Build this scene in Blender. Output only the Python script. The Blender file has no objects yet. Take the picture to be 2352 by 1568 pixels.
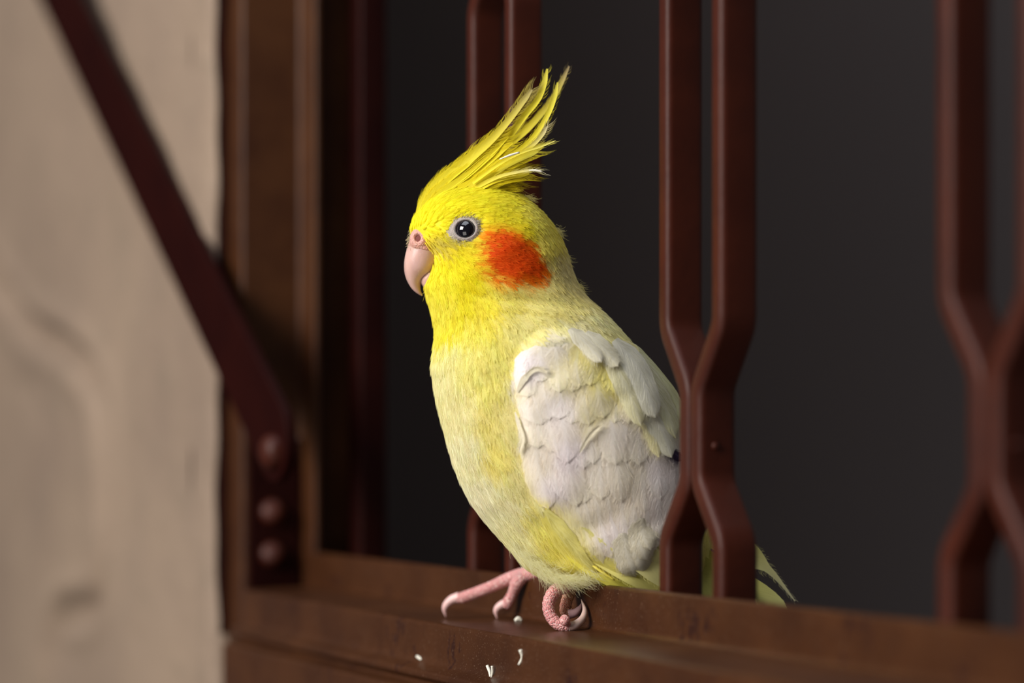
import bpy, math, random
import numpy as np
from mathutils import Vector

# ------------------------------------------------------------------ frame, camera, light
C = bpy.context.scene
COL = C.collection
random.seed(4)
RNG = np.random.default_rng(7)
MM = 0.001
ZC = 1200.0                      # height of the lens above the ground, mm
FX = 85.0 / 36.0 * 2352.0        # 85 mm lens
PX0, PY0 = 1176.0, 1040.0        # principal point (rising front)
FOC = 762.0

cam = bpy.data.cameras.new('camera')
cam_o = bpy.data.objects.new('camera', cam)
COL.objects.link(cam_o)
cam_o.location = (0, 0, ZC * MM)
cam_o.rotation_euler = (math.pi / 2, 0, 0)
cam.lens = 85; cam.sensor_width = 36; cam.shift_y = (PY0 - 784.0) / 2352.0
cam.clip_start = 0.02; cam.clip_end = 50
cam.dof.use_dof = True; cam.dof.focus_distance = FOC * MM; cam.dof.aperture_fstop = 4.6
C.camera = cam_o

w = bpy.data.worlds.new('world'); C.world = w; w.use_nodes = True
w.node_tree.nodes['Background'].inputs[0].default_value = (0.92, 0.94, 1.0, 1)
w.node_tree.nodes['Background'].inputs[1].default_value = 0.07

def area(name, loc, target, size, power, col, size_y=None):
    l = bpy.data.lights.new(name, 'AREA'); l.energy = power; l.color = col
    l.shape = 'RECTANGLE'; l.size = size; l.size_y = size_y or size
    o = bpy.data.objects.new(name, l); COL.objects.link(o)
    o.location = loc
    d = Vector(target) - Vector(loc)
    o.rotation_euler = d.to_track_quat('-Z', 'Y').to_euler()
    return o
TGT = (0.0, 0.77, 1.24)
area('daylight', (-1.46, -0.22, 2.00), TGT, 1.1, 61.0, (1.0, 0.945, 0.885), 0.9)
area('low_fill', (-0.55, -0.45, 0.55), TGT, 0.9, 5.0, (1.0, 0.93, 0.86), 0.9)  # added fill lamp, low in front, to lift the bird's shaded side
area('open_sky', (-0.25, 0.55, 2.5), TGT, 1.0, 9.0, (0.86, 0.90, 1.0))
area('room_fill', (0.62, 1.75, 2.35), (0.15, 2.5, 1.2), 0.8, 24.0, (1.0, 0.95, 0.94))  # added, unseen fill lamp that brightens the wall behind the grille

C.view_settings.view_transform = 'Standard'
C.view_settings.look = 'None'
C.view_settings.gamma = 1.0
C.view_settings.use_curve_mapping = False
C.view_settings.exposure = -0.12
C.cycles.use_denoising = True
C.cycles.max_bounces = 6
C.cycles.diffuse_bounces = 3
C.cycles.glossy_bounces = 3
C.cycles.transmission_bounces = 3
C.cycles.use_adaptive_sampling = True

# ------------------------------------------------------------------ helpers
def srgb(r, g, b):
    f = lambda c: (c / 255 / 12.92) if c / 255 <= 0.04045 else ((c / 255 + 0.055) / 1.055) ** 2.4
    return np.array([f(r), f(g), f(b)])

def tag(o, label=None, cat=None, group=None, kind=None):
    if label: o['label'] = label
    if cat: o['category'] = cat
    if group: o['group'] = group
    if kind: o['kind'] = kind
    return o

def link(name, verts, faces, mat, parent=None, smooth=True, uvs=None, color=None):
    me = bpy.data.meshes.new(name)
    v = np.asarray(verts, dtype=float).copy()
    v[:, 2] += ZC
    v *= MM
    me.from_pydata(v.tolist(), [], [tuple(int(i) for i in f) for f in faces])
    me.update()
    if smooth:
        me.polygons.foreach_set('use_smooth', [True] * len(me.polygons))
    if uvs is not None:
        uvl = me.uv_layers.new(name='UVMap')
        idx = np.empty(len(me.loops), dtype=np.int32); me.loops.foreach_get('vertex_index', idx)
        uvl.data.foreach_set('uv', np.asarray(uvs, dtype=np.float32)[idx].ravel())
    if mat: me.materials.append(mat)
    o = bpy.data.objects.new(name, me); COL.objects.link(o)
    if color is not None: o.color = (*color, 1)
    if parent: o.parent = parent
    return o

def empty(name, loc=None):
    o = bpy.data.objects.new(name, None); COL.objects.link(o)
    o.empty_display_size = 0.01
    return o

def catmull(pts, n):
    """smooth curve through pts (k,d), n samples"""
    P = np.asarray(pts, dtype=float)
    P = np.vstack([2 * P[0] - P[1], P, 2 * P[-1] - P[-2]])
    k = len(P) - 3
    out = []
    for q in np.linspace(0, k - 1e-6, n):
        i = int(q); t = q - i
        p0, p1, p2, p3 = P[i:i + 4]
        out.append(0.5 * (2 * p1 + (p2 - p0) * t + (2 * p0 - 5 * p1 + 4 * p2 - p3) * t * t + (3 * p1 - p0 - 3 * p2 + p3) * t ** 3))
    return np.array(out)

def round_poly(pts, r, seg=4, closed=True):
    """round the corners of a 2D polyline; r may be a list"""
    P = [np.asarray(p, float) for p in pts]; n = len(P); out = []
    for i in range(n):
        ri = r[i] if hasattr(r, '__len__') else r
        if (not closed and i in (0, n - 1)) or ri <= 0:
            out.append(P[i]); continue
        a = P[i - 1] - P[i]; b = P[(i + 1) % n] - P[i]
        la, lb = np.linalg.norm(a), np.linalg.norm(b)
        d = min(ri, la * .45, lb * .45)
        A = P[i] + a / la * d; B = P[i] + b / lb * d
        for q in range(seg + 1):
            t = q / seg
            out.append((1 - t) ** 2 * A + 2 * t * (1 - t) * P[i] + t * t * B)
    return np.array(out)

# grille frame: t runs along the window (away, to the left), n points outdoors, h is height over the lens
G0 = np.array([429 / 8.0, 694.0])
ang = math.atan2(1072, 478)
U = np.array([-math.cos(ang), math.sin(ang)])
NV = np.array([-math.sin(ang), -math.cos(ang)])
def G(t, n, h):
    p = G0 + t * U + n * NV
    return np.array([p[0], p[1], h])
def ray_n(px, py, n):
    """point on the plane n = const seen at a pixel"""
    d = np.array([(px - PX0) / FX, 1.0])
    k = ((G0 + n * NV) @ NV) / (d @ NV)
    return np.array([d[0] * k, k, (PY0 - py) / FX * k])
def at(px, py, Y):
    return np.array([(px - PX0) / FX * Y, Y, (PY0 - py) / FX * Y])
def to_tn(p):
    q = p[:2] - G0
    return q @ U, q @ NV

def extrude(name, prof, t0, t1, mat, parent=None, nseg=1, smooth=False, jit=0.0):
    prof = np.asarray(prof); k = len(prof); V = []; F = []
    ts = np.linspace(t0, t1, nseg + 1)
    for t in ts:
        for (n, h) in prof: V.append(G(t, n, h))
    for i in range(nseg):
        for j in range(k):
            a = i * k + j; b = i * k + (j + 1) % k
            F.append((a, b, b + k, a + k))
    F.append(tuple(range(k))[::-1]); F.append(tuple(range(nseg * k, nseg * k + k)))
    o = link(name, V, F, mat, parent, smooth=True)
    autosmooth(o, 35)
    return o

def autosmooth(o, deg=35):
    me = o.data
    import bmesh
    bm = bmesh.new(); bm.from_mesh(me)
    bmesh.ops.recalc_face_normals(bm, faces=bm.faces)
    lim = math.radians(deg)
    for e in bm.edges:
        if len(e.link_faces) == 2 and e.calc_face_angle(0) > lim: e.smooth = False
    bm.to_mesh(me); bm.free()

def tube(pts, radii, nseg=14, n=40, flat=1.0, rings=0.0, ringlen=1.6, seed=0, cap=True):
    """tapered tube through 3D points (mm)"""
    P = catmull(np.column_stack([pts, radii]), n)
    R = P[:, 3]; P = P[:, :3]
    T = np.gradient(P, axis=0); T /= np.linalg.norm(T, axis=1)[:, None]
    ref = np.array([0, -1.0, 0.15]); V = []; F = []
    arc = np.concatenate([[0], np.cumsum(np.linalg.norm(np.diff(P, axis=0), axis=1))])
    for i in range(n):
        s = np.cross(T[i], ref); s /= np.linalg.norm(s); b = np.cross(s, T[i])
        r = R[i]
        if rings: r *= 1 + rings * (abs(math.sin(math.pi * arc[i] / ringlen)) - .5)
        for j in range(nseg):
            a = 2 * math.pi * j / nseg
            V.append(P[i] + r * (math.cos(a) * s + math.sin(a) * b * flat))
    for i in range(n - 1):
        for j in range(nseg):
            a = i * nseg + j; b2 = i * nseg + (j + 1) % nseg
            F.append((a, b2, b2 + nseg, a + nseg))
    F.append(tuple(range(nseg))[::-1]); F.append(tuple(range((n - 1) * nseg, n * nseg)))
    return V, F

def merge(parts):
    V = []; F = []
    for v, f in parts:
        o = len(V); V += list(v); F += [tuple(i + o for i in q) for q in f]
    return V, F

# ------------------------------------------------------------------ materials
def new_mat(name):
    m = bpy.data.materials.new(name); m.use_nodes = True
    nt = m.node_tree; return m, nt, nt.nodes, nt.links, nt.nodes['Principled BSDF']

def noise_node(N, L, scale, detail=4, rough=.55, vec=None, dist=0):
    n = N.new('ShaderNodeTexNoise'); n.inputs['Scale'].default_value = scale
    n.inputs['Detail'].default_value = detail; n.inputs['Roughness'].default_value = rough
    n.inputs['Distortion'].default_value = dist
    if vec: L.new(vec, n.inputs['Vector'])
    return n
def ramp(N, L, src, stops):
    r = N.new('ShaderNodeValToRGB'); L.new(src, r.inputs[0])
    e = r.color_ramp.elements
    while len(e) < len(stops): e.new(.5)
    for i, (p, c) in enumerate(stops):
        e[i].position = p; e[i].color = (*c, 1) if hasattr(c, '__len__') else (c, c, c, 1)
    return r
def mixc(N, L, fac, a, b):
    m = N.new('ShaderNodeMix'); m.data_type = 'RGBA'
    if hasattr(fac, 'is_linked'): L.new(fac, m.inputs[0])
    else: m.inputs[0].default_value = fac
    for s, i in ((a, 6), (b, 7)):
        if hasattr(s, 'is_linked'): L.new(s, m.inputs[i])
        else: m.inputs[i].default_value = (*s, 1)
    return m.outputs[2]
def bump(N, L, h, strength, dist, prev=None):
    b = N.new('ShaderNodeBump'); b.inputs['Strength'].default_value = strength
    b.inputs['Distance'].default_value = dist; L.new(h, b.inputs['Height'])
    if prev: L.new(prev, b.inputs['Normal'])
    return b.outputs[0]

def paint(name, c1, c2, chips=0.0, rough=.36, dust=None, spec=.26):
    m, nt, N, L, B = new_mat(name)
    tc = N.new('ShaderNodeTexCoord')
    n1 = noise_node(N, L, 30, 5, .6, tc.outputs['Object'])
    col = mixc(N, L, ramp(N, L, n1.outputs[0], [(.35, 0), (.65, 1)]).outputs[0], c1, c2)
    if chips:
        mp = N.new('ShaderNodeMapping'); mp.inputs['Scale'].default_value = (1, 1, .45); L.new(tc.outputs['Object'], mp.inputs[0])
        n2 = noise_node(N, L, 330, 6, .7, mp.outputs[0])
        n3 = noise_node(N, L, 38, 3, .6, tc.outputs['Object'])
        mm = N.new('ShaderNodeMath'); mm.operation = 'MULTIPLY'; L.new(n2.outputs[0], mm.inputs[0]); L.new(n3.outputs[0], mm.inputs[1])
        r = ramp(N, L, mm.outputs[0], [(.345, 0), (.37, chips)])
        col = mixc(N, L, r.outputs[0], col, (.020, .006, .005))
    if dust is not None:
        n4 = noise_node(N, L, 1400, 3, .6, tc.outputs['Object'])
        r = ramp(N, L, n4.outputs[0], [(.62, 0), (.72, 1)])
        col = mixc(N, L, r.outputs[0], col, dust)
    L.new(col, B.inputs['Base Color'])
    B.inputs['Roughness'].default_value = rough; B.inputs['Specular IOR Level'].default_value = spec
    nb = noise_node(N, L, 260, 5, .6, tc.outputs['Object'])
    nc = noise_node(N, L, 45, 2, .5, tc.outputs['Object'])
    h = bump(N, L, nb.outputs[0], .35, .0004)
    h = bump(N, L, nc.outputs[0], .2, .0015, h)
    L.new(h, B.inputs['Normal'])
    return m
M_BAR = paint('red_brown_paint', (.052, .0085, .0025), (.034, .005, .0015), 0.0, .5)
M_RAIL = paint('brown_paint', (.060, .021, .007), (.038, .0125, .0045), .8, .36, dust=(.14, .08, .05))
M_JAMB = paint('brown_jamb_paint', (.058, .020, .006), (.034, .010, .003), 0, .45)
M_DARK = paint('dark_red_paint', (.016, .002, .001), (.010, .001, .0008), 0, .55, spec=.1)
M_STAY = paint('dark_red_stay_paint', (.016, .0018, .001), (.012, .0012, .0008), 0, .6, spec=.06)

def plain(name, col, rough=.5, **kw):
    m, nt, N, L, B = new_mat(name)
    B.inputs['Base Color'].default_value = (*col, 1); B.inputs['Roughness'].default_value = rough
    for k, v in kw.items(): B.inputs[k.replace('_', ' ')].default_value = v
    return m

def plaster():
    m, nt, N, L, B = new_mat('cream_plaster')
    tc = N.new('ShaderNodeTexCoord')
    n1 = noise_node(N, L, 9, 6, .6, tc.outputs['Object'])
    n2 = noise_node(N, L, 45, 4, .6, tc.outputs['Object'])
    col = mixc(N, L, ramp(N, L, n1.outputs[0], [(.35, 0), (.68, 1)]).outputs[0], (.27, .198, .142), (.22, .16, .118))
    col = mixc(N, L, ramp(N, L, n2.outputs[0], [(.55, 0), (.75, .5)]).outputs[0], col, (.17, .135, .095))
    L.new(col, B.inputs['Base Color']); B.inputs['Roughness'].default_value = .8
    L.new(bump(N, L, n2.outputs[0], .5, .004), B.inputs['Normal'])
    return m
M_WALL = plaster()
def inner():
    m, nt, N, L, B = new_mat('dark_grey_wall')
    tc = N.new('ShaderNodeTexCoord')
    n1 = noise_node(N, L, 2.2, 3, .5, tc.outputs['Object'])
    col = mixc(N, L, n1.outputs[0], (.14, .124, .124), (.155, .137, .137))
    L.new(col, B.inputs['Base Color']); B.inputs['Roughness'].default_value = .9
    return m
M_IN = inner()

# ------------------------------------------------------------------ wall
def build_wall():
    # outer wall, plane n = 34, left of t0; a real displaced grid with the old trowel ridges
    NW = 33.0
    t_edge = to_tn(ray_n(482, 700, NW))[0]
    ridge = [(-60, 560), (0, 650), (60, 745), (130, 785), (190, 835), (232, 930), (240, 1100), (232, 1290), (205, 1390), (140, 1410), (118, 1480), (100, 1600)]
    ridge2 = [(20, 1250), (80, 1100), (100, 980), (70, 900), (30, 880)]
    def path(r):
        q = catmull([(*to_tn(ray_n(x, y, NW)), ) [:1] + (ray_n(x, y, NW)[2],) for x, y in r], 90)
        return q
    R1, R2 = path(ridge), path(ridge2)
    ts = np.concatenate([np.linspace(t_edge, t_edge + 640, 190), np.linspace(t_edge + 660, t_edge + 3000, 20)])
    hs = np.concatenate([np.linspace(-1190, -240, 12), np.linspace(-215, 330, 200), np.linspace(360, 1300, 12)])
    T, H = np.meshgrid(ts, hs)
    d = np.full(T.shape, 1e9)
    for q in R1: d = np.minimum(d, np.hypot((T - q[0]) * .55, H - q[1]))
    d2 = np.full(T.shape, 1e9)
    for q in R2: d2 = np.minimum(d2, np.hypot((T - q[0]) * .55, H - q[1]))
    D = -7.5 * np.exp(-(d / 6.5) ** 2) + 2.6 * np.exp(-((d - 13) / 7) ** 2) - 1.6 * np.exp(-(d2 / 6) ** 2)
    D += .8 * np.sin(T * .031 + 1.3 * np.sin(H * .021)) + .6 * np.sin(H * .043 + T * .012) + .45 * np.sin(T * .09 + H * .07)
    wob = 1.4 * np.sin(H * .06) + .8 * np.sin(H * .17 + 1)
    edge = np.clip((T - t_edge) / 7.0, 0, 1)
    D -= 5.0 * (1 - edge) ** 2.2
    Tw = T - wob * (1 - np.clip((T - t_edge) / 40, 0, 1)) * 1.0
    V = []
    nh, nt_ = T.shape
    for i in range(nh):
        V.append(G(Tw[i, 0] + .5, -20, hs[i]))
        for j in range(nt_): V.append(G(Tw[i, j], NW + D[i, j], hs[i]))
    F = []; k = nt_ + 1
    for i in range(nh - 1):
        for j in range(k - 1):
            a = i * k + j; F.append((a, a + 1, a + 1 + k, a + k))
    o = link('wall_left', V, F, M_WALL)
    autosmooth(o, 60)
    tag(o, 'rough cream plastered outer wall left of the brown window frame', kind='structure')
build_wall()
# interior wall behind the opening, and the room's floor and ceiling
def quad_box(name, t0, t1, n0, n1, h0, h1, mat, parent=None):
    V = [G(t, n, h) for h in (h0, h1) for t in (t0, t1) for n in (n0, n1)]
    F = [(0, 1, 3, 2), (4, 6, 7, 5), (0, 4, 5, 1), (2, 3, 7, 6), (0, 2, 6, 4), (1, 5, 7, 3)]
    o = link(name, V, F, mat, parent, smooth=False); autosmooth(o, 30); return o
o = quad_box('wall_back', -1200, 2440, -760, -720, -1190, 1300, M_IN)
tag(o, 'plain dark grey room wall behind the grille', kind='structure')
o = quad_box('wall_far', 2400, 2440, -720, -30, -1190, 1300, M_IN)
tag(o, 'dark side wall of the room beyond the window', kind='structure')

# ------------------------------------------------------------------ window frame (rail + jamb)
win = empty('window_1'); tag(win, 'brown painted metal window frame holding the grille', kind='structure')
TJ = 332.0
def rail():
    P = [(-3.2, -41), (0, -41), (0, -55.2), (30, -56), (30, -69.5), (35.5, -71.5), (35.5, -73.5), (33, -75), (33, -76.5), (38.5, -77.5), (38.5, -190), (-60, -190), (-60, -56), (-3.2, -56)]
    R = [1.3, 1.3, 2.2, 1.6, 2.5, 1.2, .6, .5, .5, 1.4, 0, 0, 1, 1]
    return round_poly(P, R, 5)
prof = rail()
extrude('bottom_rail', prof, -420, TJ + 2, M_RAIL, win, 8)
def vert_extrude(name, poly_tn, h0, h1, mat, parent):
    k = len(poly_tn)
    V = [G(t, n, h) for h in (h0, h1) for (t, n) in poly_tn]
    F = [tuple(range(k))[::-1], tuple(range(k, 2 * k))]
    for j in range(k):
        F.append((j, (j + 1) % k, (j + 1) % k + k, j + k))
    o = link(name, V, F, mat, parent); autosmooth(o, 35); return o
P = [(TJ, -3), (TJ, 0), (TJ + 17, 0), (TJ + 18, 25.5), (TJ + 66, 26), (TJ + 66, -30), (TJ + 14, -30), (TJ + 14, -3)]
vert_extrude('side_jamb', round_poly(P, 2.0, 4), -190, 420, M_JAMB, win)
vert_extrude('edge_shade', [(TJ + 36, 20), (TJ + 70, 20), (TJ + 70, 32), (TJ + 36, 29)], -76, 420, M_DARK, win)  # added dark strip; its colour stands for shade on the wall's edge return
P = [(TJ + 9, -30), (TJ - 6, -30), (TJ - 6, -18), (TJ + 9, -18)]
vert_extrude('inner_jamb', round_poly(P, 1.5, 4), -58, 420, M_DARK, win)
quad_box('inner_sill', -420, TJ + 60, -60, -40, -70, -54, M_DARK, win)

# ------------------------------------------------------------------ grille bars
E, DEP = 6.6, 12.6
def bar_path(sign, tc):
    half, touch = 16.45, E / 2 + .15
    pts = []
    h = -57.0
    pts.append((tc + sign * half, h))
    base = 0
    pitch = 182.0
    for k in range(3):
        b = base + k * pitch
        pts += [(tc + sign * half, -25.5 + b), (tc + sign * touch, -8.5 + b), (tc + sign * touch, 19 + b), (tc + sign * half, 37 + b)]
    pts.append((tc + sign * half, 420))
    return round_poly(pts, 3.6, 6, closed=False)
def bar(sign, tc, mat, parent):
    path = bar_path(sign, tc); n = len(path)
    T = np.gradient(path, axis=0); T /= np.linalg.norm(T, axis=1)[:, None]
    cs = round_poly([(-E / 2, 0), (E / 2, 0), (E / 2, -DEP), (-E / 2, -DEP)], 2.3, 5)
    k = len(cs); V = []; F = []
    for i in range(n):
        nx, nh = T[i][1], -T[i][0]
        for (a, b) in cs:
            V.append(G(path[i][0] + nx * a, -3.4 + b, path[i][1] + nh * a))
    for i in range(n - 1):
        for j in range(k):
            a = i * k + j; b2 = i * k + (j + 1) % k
            F.append((a, b2, b2 + k, a + k))
    F.append(tuple(range(k))[::-1]); F.append(tuple(range((n - 1) * k, n * k)))
    o = link('grille_bar', V, F, mat, parent); autosmooth(o, 50); return o
pair_labels = [('pair of bent brown grille bars just right of the bird, covering its back', 12.7),
               ('blurred pair of bent brown grille bars behind the bird\'s crest', 160.2),
               ('dark out-of-focus pair of bent grille bars at the far right', -134.3)]
for lab, tc in pair_labels:
    g = empty('grille_bar_pair'); tag(g, lab, 'bars', 'window grille bars')
    for s in (1, -1):
        bar(s, tc, M_BAR, g)
    # weld spot on the joint
    V, F = tube([G(tc - E - .1, -3.4 - 5.2, 2.0), G(tc - E - .9, -3.4 - 5.2, 2.0), G(tc - E - 1.3, -3.4 - 5.2, 2.0)], [1.3, 1.1, .3], 10, 6)
    link('weld_spot', V, F, M_BAR, g)

# ------------------------------------------------------------------ stay arm and hinge plate on the jamb
def strap(name, A, B, wid, thick, mat, parent, wdir=None):
    A = np.array(A); B = np.array(B); d = B - A; L_ = np.linalg.norm(d); d /= L_
    face = np.array([NV[0], NV[1], 0.0]); face -= d * (face @ d); face /= np.linalg.norm(face)
    s = np.cross(d, face)
    outl = []
    r = wid / 2
    for q in np.linspace(-90, 90, 15): outl.append((-math.cos(math.radians(q)) * r, math.sin(math.radians(q)) * r))
    outl = outl + [(L_, r), (L_, -r)]
    k = len(outl); V = []
    for z in (-thick / 2, thick / 2):
        for (x, y) in outl: V.append(A + d * x + s * y + face * z)
    F = [tuple(range(k))[::-1], tuple(range(k, 2 * k))] + [(j, (j + 1) % k, (j + 1) % k + k, j + k) for j in range(k)]
    o = link(name, V, F, mat, parent); autosmooth(o, 40)
    b = o.modifiers.new('b', 'BEVEL'); b.width = .0006; b.segments = 2; b.limit_method = 'ANGLE'
    return o, face
stay = empty('window_stay')
tag(stay, 'dark red diagonal metal stay crossing in front of the plaster wall', 'stay')
A = ray_n(636, 1010, 31)
B = ray_n(142, 0, 46)
B2 = A + (B - A) * 1.25
arm, face = strap('arm', A, B2, 33, 4.0, M_STAY, stay)
# bolt heads
def dome(c, axis, r, hgt, nseg=18):
    axis = np.array(axis) / np.linalg.norm(axis)
    s = np.cross(axis, [0, 0, 1.0]); s /= np.linalg.norm(s); b = np.cross(axis, s)
    rows = [(1.0, -1.5), (1.0, 0), (.97, .35), (.86, .65), (.62, .88), (.3, .98)]
    V = []; F = []
    for rr, z in rows:
        for j in range(nseg):
            a = 2 * math.pi * j / nseg
            V.append(np.array(c) + r * rr * (math.cos(a) * s + math.sin(a) * b) + axis * z * hgt)
    for i in range(len(rows) - 1):
        for j in range(nseg):
            a = i * nseg + j; b2 = i * nseg + (j + 1) % nseg
            F.append((a, b2, b2 + nseg, a + nseg))
    F.append(tuple(range(nseg))[::-1]); F.append(tuple(range((len(rows) - 1) * nseg, len(rows) * nseg)))
    return V, F
V, F = dome(ray_n(630, 1038, 33), NV.tolist() + [0], 7.2, 5.5); link('pivot_bolt', V, F, M_BAR, stay)
hinge = empty('hinge_plate')
tag(hinge, 'blurred brown hinge plate with domed bolts below the stay, on the jamb', 'hinge')
tn = lambda px, n: (TJ, n)
V = [G(t, n, h) for h in (-57, 6) for (t, n) in ((TJ + 19, 1.5), (TJ + 14, 1.5), (TJ + 14, 23), (TJ + 19, 23))]
F = [(0, 3, 2, 1), (4, 5, 6, 7), (0, 1, 5, 4), (1, 2, 6, 5), (2, 3, 7, 6), (3, 0, 4, 7)]
o = link('plate', V, F, M_DARK, hinge); autosmooth(o)
for (hh, rr) in ((-24.5, 5.4), (-42.0, 5.4)):
    V, F = dome(G(TJ + 13.8, 13.5, hh), [-U[0] + .5 * NV[0], -U[1] + .5 * NV[1], .4], rr, 4.2); link('bolt', V, F, M_BAR, hinge)

# droppings / paint chips on the rail
M_WHITE = plain('chalk_white', (.72, .70, .60), .45)
def chip(px0, py0, px1, py1, n, wmm, lab, name='dropping', bend=0):
    a = ray_n(px0, py0, n); b = ray_n(px1, py1, n); m = (a + b) / 2 + np.array([bend, 0, 0])
    V, F = tube([a, m, b], [wmm * .5, wmm * .5, wmm * .25], 10, 14)
    return V, F
marks = [([(1195, 1492, 1191, 1526, 30.1, 1.2, 1.0)], 'small white vertical splash on the rail face below the bird'),
         ([(1119, 1528, 1126, 1556, 30.6, 1.0, .3), (1130, 1529, 1128, 1557, 30.8, .8, .3)], 'pair of white drips low on the rail, left of the vertical splash'),
         ([(958, 1507, 972, 1522, 30.2, 1.1, .5)], 'short pale smear on the rail, leftmost of the splashes')]
for ms, lab in marks:
    o = link('dropping', *merge([chip(a, b, c, d, n + .35, wd, '', bend=bd) for a, b, c, d, n, wd, bd in ms]), M_WHITE)
    tag(o, lab, 'dropping', None)
zl = -56 + .9
p = at(1191, 1427, 55.4 * FX / (1427 - PY0))
V, F = tube([p + [-1.2, 0, .2], p + [0, .3, .9], p + [1.2, 0, .2]], [.5, .9, .4], 8, 8); o = link('crumb', V, F, M_WHITE)
tag(o, 'tiny pale crumb on the ledge between the bird\'s feet', 'crumb')

# ================================================================== THE BIRD
YB = 775.0
S = YB / FX                                   # mm per body pixel
rows = np.array([
    # y    xl    xr   half thickness (mm)
    [424, 1085, 1105, 1.0], [430, 1056, 1140, 6], [440, 1018, 1180, 9.5], [455, 990, 1208, 12.5], [475, 968, 1232, 15],
    [500, 950, 1256, 17.2], [530, 941, 1278, 18.8], [560, 956, 1293, 19.6], [585, 984, 1303, 20], [610, 990, 1310, 20.2], [635, 984, 1318, 20.4],
    [660, 974, 1330, 20.6], [690, 982, 1352, 21.5], [720, 992, 1387, 23], [760, 1000, 1425, 25], [800, 997, 1458, 27],
    [850, 991, 1500, 29], [900, 1000, 1538, 30.5], [950, 1010, 1562, 31], [1000, 1024, 1580, 31.5], [1060, 1040, 1600, 31],
    [1110, 1060, 1615, 30], [1160, 1085, 1625, 28], [1200, 1118, 1630, 26], [1250, 1163, 1630, 25.5], [1300, 1204, 1625, 23],
    [1330, 1250, 1610, 18.5], [1350, 1310, 1580, 13], [1370, 1370, 1530, 7], [1390, 1400, 1500, 1.0]])
yy = np.arange(424, 1391, 1.0)
def smooth_arr(a, k):
    ker = np.hanning(k + 2)[1:-1]; ker /= ker.sum()
    pad = np.concatenate([2 * a[0] - a[1:k // 2 + 1][::-1], a, 2 * a[-1] - a[-k // 2:-1][::-1]])
    return np.convolve(pad, ker, 'same')[k // 2:k // 2 + len(a)]
XL = smooth_arr(np.interp(yy, rows[:, 0], rows[:, 1]), 31)
XR = smooth_arr(np.interp(yy, rows[:, 0], rows[:, 2]), 31)
WW = smooth_arr(np.interp(yy, rows[:, 0], rows[:, 3]), 31)
XL[:8] = np.interp(yy[:8], rows[:, 0], rows[:, 1]); XR[:8] = np.interp(yy[:8], rows[:, 0], rows[:, 2])
HW = np.maximum((XR - XL) / 2, 2); XC = (XR + XL) / 2; WW = np.maximum(WW, .8)

def sdf_poly(px, py, poly):
    poly = np.asarray(poly, float); n = len(poly)
    d = np.full(px.shape, 1e18); inside = np.zeros(px.shape, bool)
    for i in range(n):
        a = poly[i]; b = poly[(i + 1) % n]; e = b - a
        wx, wy = px - a[0], py - a[1]
        t = np.clip((wx * e[0] + wy * e[1]) / (e @ e), 0, 1)
        d = np.minimum(d, (wx - e[0] * t) ** 2 + (wy - e[1] * t) ** 2)
        c = ((a[1] > py) != (b[1] > py)) & (px < (b[0] - a[0]) * (py - a[1]) / (b[1] - a[1] + 1e-9) + a[0])
        inside ^= c
    return np.where(inside, -1, 1) * np.sqrt(d)
def sstep(a, b, x):
    t = np.clip((x - a) / (b - a), 0, 1); return t * t * (3 - 2 * t)
WING = [(1198, 812), (1184, 862), (1194, 940), (1202, 1020), (1214, 1100), (1240, 1168), (1285, 1228), (1350, 1275), (1420, 1318),
        (1470, 1300), (1510, 1235), (1640, 1220), (1660, 1000), (1550, 900), (1470, 830), (1390, 790), (1300, 768), (1240, 778)]
def gau(x, y, cx, cy, sx, sy, a=0):
    c, s = math.cos(a), math.sin(a); dx, dy = x - cx, y - cy
    return np.exp(-(((dx * c + dy * s) / sx) ** 2 + ((-dx * s + dy * c) / sy) ** 2))
def relief(bx, by):
    """mm of outward relief of the plumage masses on the flanks"""
    d = sdf_poly(bx, by, WING)
    r = 3.6 * sstep(16, -26, d)
    r = r + 1.3 * gau(bx, by, 1160, 600, 80, 62) - 1.2 * gau(bx, by, 1240, 705, 120, 14, .12)
    r = r + 1.0 * gau(bx, by, 1010, 620, 40, 60)
    r = r - .9 * gau(bx, by, 1070, 527, 48, 34) + .7 * gau(bx, by, 1070, 480, 80, 20)
    r = r + 1.0 * gau(bx, by, 1100, 830, 40, 60) + .9 * gau(bx, by, 1090, 980, 45, 60, .3) + .8 * gau(bx, by, 1180, 1220, 60, 50, .6)
    r = r - 4.5 * gau(bx, by, 985, 600, 36, 45) - 2.5 * gau(bx, by, 960, 548, 22, 22)
    r = r + .35 * np.sin(bx * .045 + 2 * np.sin(by * .021)) * np.sin(by * .037 + bx * .01)
    return r
def surf(th, by, lift=0.0):
    """body surface in mm from angle (0 = nape side, pi = breast side, pi/2 = near flank) and body row"""
    i = np.clip(by, 424, 1390)
    a = np.interp(i, yy, HW); c = np.interp(i, yy, XC); w_ = np.interp(i, yy, WW)
    ct, st = np.cos(th), np.sin(th)
    e = 0.94                               # slightly fuller than an ellipse
    cx = np.sign(ct) * np.abs(ct) ** e; sx = np.sign(st) * np.abs(st) ** e
    bx = c + a * cx
    rl = relief(bx, i) * np.abs(st) ** .7
    f = 1 + lift * 0
    X = (bx - PX0) * S; Y = YB - w_ * sx - np.sign(st) * rl * np.minimum(1, w_ / 14); Z = (PY0 - by) * S
    return np.stack([X, Y, Z], -1)
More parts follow.
